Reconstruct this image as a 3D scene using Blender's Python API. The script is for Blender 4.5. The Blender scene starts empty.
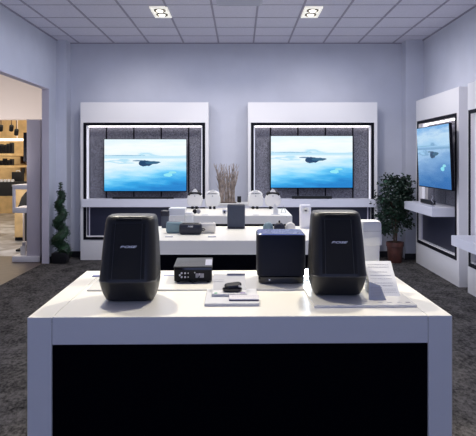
import bpy, bmesh, math, random
from mathutils import Vector, Matrix
random.seed(7)
PI = math.pi
scene = bpy.context.scene
COL = scene.collection
EYE, F, CX, CY = 1.5, 640.0, 240.0, 160.0

# ------------------------------------------------------------ materials
def mat(name, color, rough=0.5, metal=0.0, spec=0.5, emit=None, estr=0.0, coat=0.0, noise=None, bump=None, alpha=1.0, trans=0.0):
    m = bpy.data.materials.new(name); m.use_nodes = True
    nt = m.node_tree; b = nt.nodes['Principled BSDF']
    b.inputs['Base Color'].default_value = (*color, 1)
    b.inputs['Roughness'].default_value = rough
    b.inputs['Metallic'].default_value = metal
    b.inputs['Specular IOR Level'].default_value = spec
    b.inputs['Coat Weight'].default_value = coat
    b.inputs['Alpha'].default_value = alpha
    b.inputs['Transmission Weight'].default_value = trans
    if emit:
        b.inputs['Emission Color'].default_value = (*emit, 1)
        b.inputs['Emission Strength'].default_value = estr
    if noise or bump:
        tc = nt.nodes.new('ShaderNodeTexCoord')
        n = nt.nodes.new('ShaderNodeTexNoise')
        sc, amt = noise if noise else (bump[0], 0)
        n.inputs['Scale'].default_value = sc; n.inputs['Detail'].default_value = 6
        nt.links.new(tc.outputs['Object'], n.inputs['Vector'])
        if noise:
            r = nt.nodes.new('ShaderNodeValToRGB')
            r.color_ramp.elements[0].position = 0.33; r.color_ramp.elements[1].position = 0.67
            r.color_ramp.elements[0].color = (*[c*(1-amt) for c in color], 1)
            r.color_ramp.elements[1].color = (*[min(1, c*(1+amt)) for c in color], 1)
            nt.links.new(n.outputs['Fac'], r.inputs['Fac']); nt.links.new(r.outputs['Color'], b.inputs['Base Color'])
        if bump:
            n2 = nt.nodes.new('ShaderNodeTexNoise'); n2.inputs['Scale'].default_value = bump[0]
            nt.links.new(tc.outputs['Object'], n2.inputs['Vector'])
            bp = nt.nodes.new('ShaderNodeBump'); bp.inputs['Strength'].default_value = bump[1]; bp.inputs['Distance'].default_value = 0.004
            nt.links.new(n2.outputs['Fac'], bp.inputs['Height']); nt.links.new(bp.outputs['Normal'], b.inputs['Normal'])
    return m

M = {}
M['wall'] = mat('wall_paint', (.60, .615, .68), .85, noise=(3, .03))
M['ceil'] = mat('ceiling_tile', (.62, .60, .67), .9, noise=(60, .06))
M['grid'] = mat('ceiling_grid', (.30, .28, .34), .6)
M['white'] = mat('white_laminate', (.86, .83, .75), .28, spec=.5)
M['unit'] = mat('unit_white', (.86, .84, .83), .45)
M['shelfw'] = mat('shelf_white', (.78, .78, .84), .35)
M['riser'] = mat('riser_white', (.76, .74, .69), .22)
M['seam'] = mat('seam_dark', (.25, .24, .22), .6)
M['base'] = mat('base_black', (.0008, .0009, .003), .8, spec=.04)
M['frame'] = mat('frame_black', (.003, .003, .007), .6, spec=.15)
M['felt'] = mat('felt_grey', (.19, .19, .225), .95, noise=(75, .55))
M['dpanel'] = mat('dark_blue_panel', (.018, .02, .042), .35)
M['led'] = mat('led', (1, 1, 1), .5, emit=(1, .93, .95), estr=3.2)
M['ledsoft'] = mat('led_soft', (.9, .9, .95), .5, emit=(.9, .9, 1), estr=.30)
M['skirt'] = mat('skirting_black', (.008, .008, .012), .5)
M['body'] = mat('speaker_body', (.017, .0165, .016), .42, spec=.45, bump=(400, .2))
M['highlight_seam'] = mat('speaker_highlight_seam', (.045, .045, .046), .3, spec=.6)  # lighter grey for the painted crease highlight and the grille seams
M['standg'] = mat('stand_grey_white', (.60, .60, .61), .35)
M['cardg'] = mat('card_grey', (.56, .54, .58), .6)
M['inkl'] = mat('ink_light', (.66, .66, .70), .7)
M['grille'] = mat('speaker_grille', (.010, .010, .010), .6, spec=.4, bump=(900, .6))
M['gloss'] = mat('gloss_black', (.008, .008, .01), .15)
M['slot'] = mat('slot_black', (.003, .003, .004), .8)
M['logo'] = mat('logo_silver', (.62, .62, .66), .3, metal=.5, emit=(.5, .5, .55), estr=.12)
M['sub'] = mat('sub_blue_black', (.005, .007, .017), .55, spec=.25, bump=(700, .3))
M['subtop'] = mat('sub_glass_top', (.05, .09, .30), .25, spec=.9, coat=.6)
M['slate'] = mat('slate_fabric', (.045, .055, .085), .7, noise=(250, .2))
M['plas'] = mat('white_plastic', (.74, .74, .74), .35)
M['cream'] = mat('cream_fabric', (.75, .72, .66), .6)
M['teal'] = mat('teal_fabric', (.19, .28, .31), .65)
M['navy'] = mat('navy_black', (.008, .01, .022), .5)
M['grey'] = mat('mid_grey', (.32, .32, .35), .5)
M['silver'] = mat('silver', (.6, .6, .65), .3, metal=.8)
M['paper'] = mat('paper', (.85, .85, .86), .6)
M['ink'] = mat('ink_grey', (.42, .42, .46), .7)
M['inkd'] = mat('ink_dark', (.08, .07, .12), .7)
M['green'] = mat('green_mark', (.02, .45, .16), .5)
M['purple'] = mat('purple_mark', (.2, .13, .35), .5)
M['clear'] = mat('acrylic', (.78, .8, .84), .12, alpha=.55)
M['wedge'] = mat('acrylic_grey', (.66, .67, .70), .2, alpha=.8)
M['leaf'] = mat('leaf_green', (.007, .024, .011), .5, noise=(8, .6))
M['leaf2'] = mat('leaf_light', (.022, .07, .036), .5, noise=(8, .6))
M['topi'] = mat('topiary_green', (.014, .048, .019), .6, noise=(14, .6))
M['bark'] = mat('bark', (.09, .055, .035), .8, noise=(20, .3))
M['terra'] = mat('terracotta', (.075, .022, .015), .55, noise=(12, .3))
M['soil'] = mat('soil', (.02, .013, .01), .95)
M['twig'] = mat('twig_brown', (.40, .32, .26), .85, noise=(20, .4))
M['lamp'] = mat('lamp_glow', (1, 1, 1), .5, emit=(1, .97, .9), estr=9)
M['trim'] = mat('lamp_trim_glow', (.9, .88, .8), .4, emit=(1, .95, .82), estr=.55)  # trim and housing glow by themselves, painting the lamplight on them
M['bronze'] = mat('lamp_ring', (.10, .085, .06), .4, metal=.3)
M['vent'] = mat('vent_grey', (.48, .48, .54), .5)
M['beige'] = mat('beige_soffit', (.66, .60, .57), .9)
M['wood'] = mat('golden_wood', (.64, .45, .22), .5, noise=(4, .2))
M['post'] = mat('post_lavender', (.60, .57, .66), .6)
M['glowdot'] = mat('glare_glow', (1, 1, 1), .5, emit=(.7, .85, 1), estr=45)  # strong emission imitating a glare, not a real lamp
M['bluecard'] = mat('blue_card', (.10, .12, .30), .6)

def N(nt, t, **kw):
    n = nt.nodes.new(t)
    for k, v in kw.items(): setattr(n, k, v)
    return n
def math_n(nt, op, a, b=None, c=None, clamp=False):
    n = N(nt, 'ShaderNodeMath', operation=op); n.use_clamp = clamp
    for i, v in enumerate((a, b, c)):
        if v is None: continue
        if isinstance(v, (int, float)): n.inputs[i].default_value = v
        else: nt.links.new(v, n.inputs[i])
    return n.outputs[0]

def carpet():
    m = bpy.data.materials.new('carpet'); m.use_nodes = True; nt = m.node_tree; b = nt.nodes['Principled BSDF']
    tc = N(nt, 'ShaderNodeTexCoord'); mp = N(nt, 'ShaderNodeMapping'); mp.inputs['Scale'].default_value = (1, .55, 1)
    nt.links.new(tc.outputs['Object'], mp.inputs['Vector'])
    n1 = N(nt, 'ShaderNodeTexNoise'); n1.inputs['Scale'].default_value = 34; n1.inputs['Detail'].default_value = 8; n1.inputs['Roughness'].default_value = .75
    n2 = N(nt, 'ShaderNodeTexNoise'); n2.inputs['Scale'].default_value = 7; n2.inputs['Detail'].default_value = 4
    nt.links.new(mp.outputs[0], n1.inputs['Vector']); nt.links.new(mp.outputs[0], n2.inputs['Vector'])
    s = math_n(nt, 'ADD', math_n(nt, 'MULTIPLY', n1.outputs['Fac'], .7), math_n(nt, 'MULTIPLY', n2.outputs['Fac'], .3))
    r = N(nt, 'ShaderNodeValToRGB'); e = r.color_ramp.elements
    e[0].position = .40; e[0].color = (.010, .0095, .0092, 1); e[1].position = .61; e[1].color = (.15, .138, .13, 1)
    nt.links.new(s, r.inputs['Fac']); nt.links.new(r.outputs[0], b.inputs['Base Color'])
    b.inputs['Roughness'].default_value = .95; b.inputs['Specular IOR Level'].default_value = .1
    return m
def marble():
    m = bpy.data.materials.new('marble_tile'); m.use_nodes = True; nt = m.node_tree; b = nt.nodes['Principled BSDF']
    tc = N(nt, 'ShaderNodeTexCoord')
    n1 = N(nt, 'ShaderNodeTexNoise'); n1.inputs['Scale'].default_value = 2.2; n1.inputs['Detail'].default_value = 8; n1.inputs['Distortion'].default_value = 1.2
    nt.links.new(tc.outputs['Object'], n1.inputs['Vector'])
    r = N(nt, 'ShaderNodeValToRGB'); e = r.color_ramp.elements
    e[0].position = .38; e[0].color = (.17, .18, .20, 1); e[1].position = .62; e[1].color = (.50, .53, .60, 1)
    nt.links.new(n1.outputs['Fac'], r.inputs['Fac'])
    nt.links.new(r.outputs[0], b.inputs['Base Color']); b.inputs['Roughness'].default_value = .3
    return m
def woodfloor():
    m = bpy.data.materials.new('wood_floor'); m.use_nodes = True; nt = m.node_tree; b = nt.nodes['Principled BSDF']
    tc = N(nt, 'ShaderNodeTexCoord'); mp = N(nt, 'ShaderNodeMapping'); mp.inputs['Scale'].default_value = (2.2, 8, 1)
    nt.links.new(tc.outputs['Object'], mp.inputs['Vector'])
    n1 = N(nt, 'ShaderNodeTexNoise'); n1.inputs['Scale'].default_value = 3; n1.inputs['Detail'].default_value = 5
    nt.links.new(mp.outputs[0], n1.inputs['Vector'])
    r = N(nt, 'ShaderNodeValToRGB'); e = r.color_ramp.elements
    e[0].position = .3; e[0].color = (.06, .038, .028, 1); e[1].position = .7; e[1].color = (.13, .09, .068, 1)
    nt.links.new(n1.outputs['Fac'], r.inputs['Fac']); nt.links.new(r.outputs[0], b.inputs['Base Color']); b.inputs['Roughness'].default_value = .4
    return m
M['carpet'], M['marble'], M['woodfloor'] = carpet(), marble(), woodfloor()

def screen_mat(name, ramp, strength):
    """sea and sky picture on UV 0..1; an island at centre and a pale bird shape lower right"""
    m = bpy.data.materials.new(name); m.use_nodes = True; nt = m.node_tree; b = nt.nodes['Principled BSDF']
    uv = N(nt, 'ShaderNodeTexCoord').outputs['UV']
    sep = N(nt, 'ShaderNodeSeparateXYZ'); nt.links.new(uv, sep.inputs[0]); u, v = sep.outputs[0], sep.outputs[1]
    mp = N(nt, 'ShaderNodeMapping'); mp.inputs['Scale'].default_value = (2.0, 6.5, 1); nt.links.new(uv, mp.inputs['Vector'])
    n = N(nt, 'ShaderNodeTexNoise'); n.inputs['Scale'].default_value = 1.6; n.inputs['Detail'].default_value = 4; nt.links.new(mp.outputs[0], n.inputs['Vector'])
    nz = math_n(nt, 'MULTIPLY', math_n(nt, 'SUBTRACT', n.outputs['Fac'], .5), .42)
    ux = math_n(nt, 'MULTIPLY', math_n(nt, 'SUBTRACT', u, .5), -.22)
    low = math_n(nt, 'MULTIPLY', math_n(nt, 'LESS_THAN', v, .62), math_n(nt, 'ADD', nz, ux))
    hi = math_n(nt, 'MULTIPLY', math_n(nt, 'GREATER_THAN', v, .68), math_n(nt, 'MULTIPLY', nz, .9))
    t = math_n(nt, 'ADD', math_n(nt, 'ADD', v, low), hi, clamp=True)
    r = N(nt, 'ShaderNodeValToRGB'); cr = r.color_ramp
    cr.elements[0].position = ramp[0][0]; cr.elements[0].color = (*ramp[0][1], 1)
    cr.elements[1].position = ramp[-1][0]; cr.elements[1].color = (*ramp[-1][1], 1)
    for p, c in ramp[1:-1]:
        e = cr.elements.new(p); e.color = (*c, 1)
    nt.links.new(t, r.inputs['Fac'])
    n3 = N(nt, 'ShaderNodeTexNoise'); n3.inputs['Scale'].default_value = 28; nt.links.new(uv, n3.inputs['Vector'])
    jit = math_n(nt, 'MULTIPLY', math_n(nt, 'SUBTRACT', n3.outputs['Fac'], .5), 1.6)
    def blob(cx, cy, rx, ry):
        dx = math_n(nt, 'POWER', math_n(nt, 'DIVIDE', math_n(nt, 'SUBTRACT', u, cx), rx), 2)
        dy = math_n(nt, 'POWER', math_n(nt, 'ABSOLUTE', math_n(nt, 'DIVIDE', math_n(nt, 'SUBTRACT', v, cy), ry)), 2)
        return math_n(nt, 'LESS_THAN', math_n(nt, 'ADD', math_n(nt, 'ADD', dx, dy), jit), 1.0)
    def over(prev, mask, col):
        mx = N(nt, 'ShaderNodeMix', data_type='RGBA'); nt.links.new(mask, mx.inputs[0]); nt.links.new(prev, mx.inputs[6]); mx.inputs[7].default_value = (*col, 1)
        return mx.outputs[2]
    c = over(r.outputs[0], blob(.43, .585, .09, .012), (.10, .22, .36))
    c = over(c, blob(.50, .535, .085, .055), (.008, .05, .13))
    c = over(c, blob(.585, .55, .09, .028), (.03, .12, .22))
    c = over(c, blob(.25, .685, .25, .008), (.22, .48, .68))
    c = over(c, blob(.78, .31, .055, .036), (.28, .80, .92))
    c = over(c, blob(.83, .36, .045, .022), (.30, .75, .85))
    nt.links.new(c, b.inputs['Emission Color']); b.inputs['Emission Strength'].default_value = strength
    b.inputs['Base Color'].default_value = (.01, .01, .01, 1); b.inputs['Roughness'].default_value = .25
    return m
RA = [(0, (.01, .22, .60)), (.14, (.03, .38, .80)), (.26, (.16, .62, .95)), (.38, (.45, .80, 1)), (.50, (.72, .90, 1)), (.60, (.85, .96, 1)), (.66, (.45, .76, .92)), (.69, (.84, .95, 1)), (.85, (.95, 1, 1)), (1, (.78, .93, 1))]
M['screen'] = screen_mat('sea_picture', RA, 1.0)
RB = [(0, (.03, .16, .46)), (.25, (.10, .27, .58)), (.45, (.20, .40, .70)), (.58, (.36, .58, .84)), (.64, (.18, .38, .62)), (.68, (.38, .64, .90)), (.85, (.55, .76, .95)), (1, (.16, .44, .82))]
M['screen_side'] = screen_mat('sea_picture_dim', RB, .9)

# ------------------------------------------------------------ mesh helpers
class MB:
    def __init__(s): s.bm = bmesh.new()
    def box(s, x0, x1, y0, y1, z0, z1, bev=0, seg=2):
        b = bmesh.new(); r = bmesh.ops.create_cube(b, size=1)
        bmesh.ops.scale(b, vec=(abs(x1-x0), abs(y1-y0), abs(z1-z0)), verts=b.verts)
        bmesh.ops.translate(b, vec=((x0+x1)/2, (y0+y1)/2, (z0+z1)/2), verts=b.verts)
        if bev: bmesh.ops.bevel(b, geom=b.edges[:], offset=bev, segments=seg, affect='EDGES', profile=.5)
        return s._merge(b)
    def _merge(s, b, mtx=None):
        if mtx: bmesh.ops.transform(b, matrix=mtx, verts=b.verts)
        me = bpy.data.meshes.new('tmp'); b.to_mesh(me); b.free(); s.bm.from_mesh(me); bpy.data.meshes.remove(me); return s
    def rings(s, rings, cap=True):
        vs = [[s.bm.verts.new(p) for p in r] for r in rings]
        n = len(vs[0])
        for a, b in zip(vs, vs[1:]):
            for i in range(n): s.bm.faces.new((a[i], a[(i+1) % n], b[(i+1) % n], b[i]))
        if cap:
            s.bm.faces.new(list(reversed(vs[0]))); s.bm.faces.new(vs[-1])
        return s
    def lathe(s, prof, cx=0, cy=0, n=24, sx=1, sy=1):
        return s.rings([[(cx+max(r, .0005)*sx*math.cos(2*PI*i/n), cy+max(r, .0005)*sy*math.sin(2*PI*i/n), z) for i in range(n)] for r, z in prof])
    def rrect(s, specs, k=5):
        """specs: (z, x0, x1, y0, y1, radius)"""
        out = []
        for z, x0, x1, y0, y1, r in specs:
            r = min(r, (x1-x0)/2-.0005, (y1-y0)/2-.0005); ring = []
            for cx, cy, a0 in ((x1-r, y1-r, 0), (x0+r, y1-r, PI/2), (x0+r, y0+r, PI), (x1-r, y0+r, 1.5*PI)):
                for i in range(k+1):
                    a = a0+PI/2*i/k; ring.append((cx+r*math.cos(a), cy+r*math.sin(a), z))
            out.append(ring)
        return s.rings(out)
    def tube(s, pts, rad, n=8):
        pts = [Vector(p) for p in pts]; rings = []
        for i, p in enumerate(pts):
            d = (pts[min(i+1, len(pts)-1)]-pts[max(i-1, 0)]).normalized()
            up = Vector((0, 0, 1)) if abs(d.z) < .95 else Vector((1, 0, 0))
            a = d.cross(up).normalized(); b = d.cross(a)
            r = rad[i] if isinstance(rad, (list, tuple)) else rad
            rings.append([tuple(p+a*r*math.cos(2*PI*j/n)+b*r*math.sin(2*PI*j/n)) for j in range(n)])
        return s.rings(rings)
    def prism_x(s, poly, x0, x1):
        """poly of (y,z) extruded along x"""
        return s.rings([[(x0, y, z) for y, z in poly], [(x1, y, z) for y, z in poly]])
    def poly(s, pts):
        s.bm.faces.new([s.bm.verts.new(p) for p in pts]); return s
    def xf(s, mtx): bmesh.ops.transform(s.bm, matrix=mtx, verts=s.bm.verts); return s
    def build(s, name, m, parent=None, smooth=35, kind=None):
        bmesh.ops.recalc_face_normals(s.bm, faces=s.bm.faces[:])
        me = bpy.data.meshes.new(name); s.bm.to_mesh(me); s.bm.free(); me.materials.append(m)
        if smooth:
            for p in me.polygons: p.use_smooth = True
            me.set_sharp_from_angle(angle=math.radians(smooth))
        o = bpy.data.objects.new(name, me); COL.objects.link(o)
        if parent: o.parent = parent
        if kind: o['kind'] = kind
        return o

def tag(o, label, cat, group=None):
    o['label'] = label; o['category'] = cat
    if group: o['group'] = group
    return o
def thing(name, label, cat, loc, rz=0, group=None):
    o = bpy.data.objects.new(name, None); COL.objects.link(o); o.empty_display_size = .1
    o.location = loc; o.rotation_euler = (0, 0, math.radians(rz))
    return tag(o, label, cat, group)
def copy_tree(o, label, loc, rz=0, parent=None):
    c = o.copy(); COL.objects.link(c)
    if parent: c.parent = parent
    else: c.location = loc; c.rotation_euler = (0, 0, math.radians(rz)); c['label'] = label
    for ch in list(o.children): copy_tree(ch, None, None, 0, c)
    return c
def struct(name, mb, m): 
    o = mb.build(name, m, smooth=0); o['kind'] = 'structure'; return o
def P(px, py, d): return ((px-CX)*d/F, d, EYE-(py-CY)*d/F)
def XX(px, d): return (px-CX)*d/F
def ZZ(py, d): return EYE-(py-CY)*d/F

def text_mb(txt, size, shear=0, bold=0, depth=.0006):
    cu = bpy.data.curves.new('t', 'FONT'); cu.body = txt; cu.size = size; cu.shear = shear; cu.offset = bold; cu.extrude = depth
    cu.align_x = 'CENTER'; cu.align_y = 'CENTER'
    o = bpy.data.objects.new('t', cu); COL.objects.link(o)
    bpy.context.view_layer.update()
    me = bpy.data.meshes.new_from_object(o.evaluated_get(bpy.context.evaluated_depsgraph_get()))
    mb = MB(); mb.bm.from_mesh(me); bpy.data.meshes.remove(me); bpy.data.objects.remove(o); bpy.data.curves.remove(cu)
    return mb
def TR(loc, rx=0, ry=0, rz=0, sc=(1, 1, 1)):
    from mathutils import Euler
    return Matrix.Translation(loc) @ Euler((math.radians(rx), math.radians(ry), math.radians(rz))).to_matrix().to_4x4() @ Matrix.Diagonal((*sc, 1))

# ------------------------------------------------------------ room
HW, WD, H = 2.77, 9.9, 3.31       # half width, back wall distance, ceiling height
JD, OH, WT = 9.28, 2.54, .10      # far jamb of the opening, its height, wall thickness
NJ = 4.2
RY = -3.0
struct('floor', MB().box(-HW-WT, HW+.1, RY, WD+.1, -.06, 0), M['carpet'])
struct('ceiling', MB().box(-HW-.02, HW+.1, RY, WD+.1, H, H+.08), M['ceil'])
g = MB()
y = WD
rows = [9.9, 9.32, 8.72, 8.13, 7.46] + [7.46-.6*k for k in range(1, 17)]
for yy in rows[1:]: g.box(-HW, HW, yy-.006, yy+.006, H-.004, H+.002)
for k in range(-5, 7):
    x = -.331+.538*k
    if abs(x) < HW: g.box(x-.012, x+.012, RY, WD, H-.007, H+.002)
g.box(-HW, -HW+.02, RY, 9.65, H-.012, H); g.box(HW-.02, HW, RY, 9.65, H-.012, H); g.box(-2.62, 2.5, WD-.02, WD, H-.012, H)
struct('trim_1', g, M['grid'])
struct('wall_back', MB().box(-HW-.1, HW+.1, WD, WD+.1, 0, H), M['wall'])
struct('wall_right', MB().box(HW, HW+.1, RY, WD, 0, H), M['wall'])
struct('wall_rear', MB().box(-HW-WT, HW+.1, RY-.1, RY, 0, H), M['wall'])
struct('wall_left', MB().box(-HW-WT, -HW, RY, NJ, 0, H).box(-HW-WT, -HW, NJ, JD, OH, H).box(-HW-WT, -HW, JD, WD, 0, H), M['wall'])
struct('trim_2', MB().box(-HW, -2.62, 9.65, WD, 0, H), M['wall'])       # corner pilasters
struct('trim_3', MB().box(2.50, HW, 9.65, WD, 0, H), M['wall'])
bb = MB().box(-2.62, 2.5, WD-.015, WD, 0, .09).box(-HW, -2.605, 9.635, 9.65, 0, .09).box(-2.62, -2.605, 9.65, WD, 0, .09)
struct('baseboard_back', bb, M['skirt'])
struct('baseboard_left', MB().box(-HW, -HW+.015, JD+.02, 9.65, 0, .09).box(-HW, -HW+.015, RY, NJ, 0, .09), M['skirt'])
struct('baseboard_right', MB().box(HW-.015, HW, RY, 9.65, 0, .09).box(2.485, HW, 9.635, 9.65, 0, .09), M['skirt'])
# white lining of the opening
struct('trim_4', MB().box(-HW-WT, -HW+.002, JD-.012, JD, 0, OH).box(-HW-WT, -HW+.002, NJ, NJ+.012, 0, OH).box(-HW-WT, -HW+.002, NJ, JD, OH-.012, OH), M['post'])

# neighbouring shop space seen through the opening
FX = -10.0
struct('floor_2', MB().box(FX, -HW-WT, RY, 10.0, -.06, -.002), M['woodfloor'])
struct('floor_3', MB().box(FX, -HW-WT, 10.0, 19, -.06, -.002), M['marble'])
struct('ceiling_2', MB().box(FX, -HW-.02, RY, 19, H, H+.08), M['beige'])
struct('wall_far', MB().box(FX, -2.5, 18, 18.1, 0, H), M['wood'])
struct('wall_side', MB().box(FX-.1, FX, RY, 18, 0, H), M['beige'])
struct('wall_partition', MB().box(-HW-WT, -HW, WD+.1, 18, 0, H), M['beige'])
struct('trim_5', MB().box(FX, -HW-WT, 11.0, 11.25, 2.20, H), M['beige'])

# ------------------------------------------------------------ ceiling fixtures
def downlight(px, label):
    t = thing('downlight', label, 'ceiling light', (XX(px, 7.8), 7.8, H-.008), 0, 'square ceiling downlights')
    r = MB()
    for q in ((-.105, .105, -.27, -.225), (-.105, .105, .205, .27), (-.105, -.078, -.225, .205), (.078, .105, -.225, .205), (-.078, .078, -.02, .0)): r.box(*q, -.012, .006, .002)
    r.build('trim_plate', M['trim'], t)
    for yy in (-.12, .10):
        MB().lathe([(.074, 0), (.070, -.016), (.054, -.018), (.052, .0)], cy=yy, sy=1.25).build('gimbal_ring', M['bronze'], t)
        MB().lathe([(.034, -.006), (.032, -.020), (.02, -.024)], cy=yy, sy=1.3).build('lamp', M['lamp'], t)
    MB().box(-.1, .1, -.26, .26, -.006, .004).build('housing', M['trim'], t)
    return t
downlight(161, 'square ceiling downlight on the left, above the left television')
downlight(311.5, 'square ceiling downlight on the right, above the right television')
t = thing('air_vent', 'pale louvred air vent set in the ceiling tiles between the downlights', 'vent', (-.006, 7.19, H-.006))
v = MB()
for a in ((-.262, .262, -.26, -.235), (-.262, .262, .235, .26), (-.262, -.238, -.24, .24), (.238, .262, -.24, .24)): v.box(*a, -.012, 0)
v.build('frame', M['vent'], t)
v = MB()
for k in range(9): v.box(-.236, .236, -.22+.054*k, -.175+.054*k, -.009, 0)
v.build('louvre', M['vent'], t)

# ------------------------------------------------------------ tables
def make_table(label, W, D, Ht, loc, rz=0, sp=.0874, th=.10):
    t = thing('display_table', label, 'table', loc, rz)
    h = W/2
    MB().box(-h+sp+.0015, h-sp-.0015, 0, D, Ht-th, Ht, .0015, 1).build('tabletop', M['white'], t)
    for s in (-1, 1):
        MB().box(s*h, s*(h-sp), -.001, D, 0, Ht, .0015, 1).build('side_panel', M['white'], t)
    MB().box(-h+sp, h-sp, .012, D-.06, 0, Ht-th).build('base_panel', M['base'], t)
    MB().box(-h+sp-.002, h-sp+.002, .002, D-.002, Ht-.02, Ht-.004).build('seam_strip', M['seam'], t)
    return t
TH = .93
T1 = (.004, 2.331, 0)
table1 = make_table('nearest white display table with black base and two big black loudspeakers', 1.547, .976, TH, T1, 1.1)
table2 = make_table('middle white display table behind the blue-black cube speaker', 1.547, .976, TH, (0.0, 4.53, 0))
table3 = make_table('farthest white display table under the white headphone stands', 1.27, .98, TH, (-.10, 6.55, 0), 0, .06, .085)
# low ledges on the nearest table (table-fixed coordinates)
r = MB().box(-.66, .68, 2.79-T1[1], 3.12-T1[1], TH, TH+.007, .001, 1)
r.build('rear_ledge', M['riser'], table1)
r = MB().box(.285, .683, 2.46-T1[1], 2.787-T1[1], TH, TH+.010, .001, 1)
r.build('side_ledge', M['riser'], table1)
rot1 = math.radians(1.1)
def on1(x, d, z=TH):   # where a point given in table 1's own frame stands in the room
    yy = d-T1[1]; return (x*math.cos(rot1)-yy*math.sin(rot1), T1[1]+x*math.sin(rot1)+yy*math.cos(rot1), z)

# ------------------------------------------------------------ big loudspeakers
def make_speaker(label, loc, rz):
    t = thing('loudspeaker', label, 'speaker', loc, rz, 'large black tilted loudspeakers')
    def ring(z, yf, yb, w, r): return (z, -w/2, w/2, yf, yb, r)
    sp = [ring(.0, .008, .165, .180, .03), ring(.004, .0, .172, .196, .036), ring(.03, -.024, .180, .214, .044), ring(.065, -.052, .19, .225, .048),
          ring(.084, -.066, .195, .228, .05), ring(.092, -.070, .196, .2285, .05), ring(.096, -.0695, .196, .2285, .05), ring(.16, -.047, .2, .224, .05), ring(.24, -.019, .2, .217, .048),
          ring(.31, .005, .19, .208, .046), ring(.330, .013, .185, .205, .045), ring(.343, .021, .178, .198, .042), ring(.350, .030, .17, .186, .036), ring(.352, .045, .155, .165, .03)]
    MB().rrect(sp, 8).build('cabinet', M['body'], t, 50)
    MB().rrect([ring(.0895, -.0705, .197, .230, .05), ring(.091, -.0718, .198, .2315, .05), ring(.0935, -.0718, .198, .2315, .05), ring(.095, -.0705, .197, .230, .05)], 8).build('crease_highlight', M['highlight_seam'], t, 30)  # thin paler band that paints the highlight along the lower crease
    # grille: centre strip standing a little proud of the raked front
    def fy(z): return -.070+(z-.094)*(.075/.216)
    gr = MB()
    for x0, x1 in ((-.057, .057),):
        z0, z1 = .104, .322
        gr.rings([[(x0, fy(z0)-.0022, z0), (x1, fy(z0)-.0022, z0), (x1*.94, fy(z1)-.0022, z1), (x0*.94, fy(z1)-.0022, z1)],
                  [(x0, fy(z0)+.004, z0), (x1, fy(z0)+.004, z0), (x1*.94, fy(z1)+.004, z1), (x0*.94, fy(z1)+.004, z1)]])
    gr.build('grille', M['grille'], t, 0)
    for s in (-1, 1):
        gr = MB(); z0, z1 = .104, .322
        xa, xb = s*.0585, s*.1
        gr.rings([[(xa, fy(z0)-.0014, z0), (xb*.72, fy(z0)-.0014, z0), (xb*.68, fy(z1)-.0014, z1), (xa*.94, fy(z1)-.0014, z1)],
                  [(xa, fy(z0)+.004, z0), (xb*.72, fy(z0)+.004, z0), (xb*.68, fy(z1)+.004, z1), (xa*.94, fy(z1)+.004, z1)]])
        gr.build('grille_wing', M['grille'], t, 0)
    MB().box(-.052, .052, .0, .035, .334, .3445, .002).xf(TR((0, .006, -.001))).build('handle_slot', M['slot'], t)
    MB().tube([(-.075, .022, .343), (-.06, .012, .3465), (0, .008, .3485), (.06, .012, .3465), (.075, .022, .343)], .0022, 6).build('handle_lip', M['body'], t)
    for s in (-1, 1): MB().tube([(s*.0578, fy(.104)-.0022, .104), (s*.0545, fy(.322)-.0022, .322)], .0011, 6).build('grille_seam', M['highlight_seam'], t)
    tx = text_mb('BOSE', .0215, .35, .0007).xf(TR((0, fy(.229)-.0035, .229), 90-19, 0, 0, (1.25, .56, 1)))
    tx.build('logo', M['logo'], t, 0)['label'] = 'small silver slanted lettering'
    MB().box(-.075, .075, .19, .206, .06, .30, .004).build('control_panel', M['gloss'], t)
    for k, zz in enumerate((.12, .17, .215, .26, .3)):
        kb = MB().lathe([(.011, 0), (.011, .012), (.008, .014)], n=12).xf(TR((-.06, .205, zz), -90)); kb.build('knob', M['gloss'], t)
    ft = MB().box(-.07, .07, .02, .15, -.0035, .002, .001); ft.build('rubber_foot', M['slot'], t)
    t.scale = (.985, .985, .966)
    return t
spk = make_speaker('black tilted loudspeaker at the left end of the nearest table', on1(-.442, 2.575, TH+.0035), 1)
copy_tree(spk, 'black tilted loudspeaker at the right end, beside the cube speaker and paper sign', on1(.408, 2.622, TH+.0135), -1.5)

# cube speaker
loc = on1(.205, 2.905, TH+.007)
t = thing('cube_speaker', 'blue-black cube speaker with a shiny top between the two big loudspeakers', 'speaker', (XX(281.7, 2.9), 2.905, TH+.007), 0)
w = .111
MB().rrect([(.0, -w+.012, w-.012, .008, .21, .03), (.004, -w+.007, w-.007, .003, .214, .032), (.030, -w+.006, w-.006, .002, .214, .034), (.034, -w+.009, w-.009, .006, .21, .03)], 7).build('plinth', M['gloss'], t, 40)
MB().rrect([(.034, -w+.006, w-.006, .004, .218, .026), (.037, -w+.001, w-.001, .0, .222, .028), (.215, -w, w, .0, .222, .028), (.222, -w+.003, w-.003, .003, .219, .026)], 7).build('cabinet', M['sub'], t, 40)
MB().rrect([(.222, -w+.003, w-.003, .003, .219, .026), (.2265, -w+.008, w-.008, .008, .214, .022)], 7).build('glass_top', M['subtop'], t, 30)
MB().box(-.058, -.052, -.0005, .003, .016, .021).build('status_light', M['ledsoft'], t)
t = tag(MB().rrect([(0, -.012, .012, -.012, .012, .005), (.025, -.012, .012, -.012, .012, .005), (.03, -.008, .008, -.008, .008, .004)]).build('glare_puck', M['glowdot']), 'tiny glowing block added for the glare at the lower right corner of the cube speaker', 'light')  # glowing puck and its stem are added to imitate a glare here
t.location = (XX(306.3, 2.96)+.008, 2.99, TH+.030)
t2 = MB().box(-.006, .006, -.006, .006, -.023, 0).build('stem', M['plas'], t)

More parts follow.
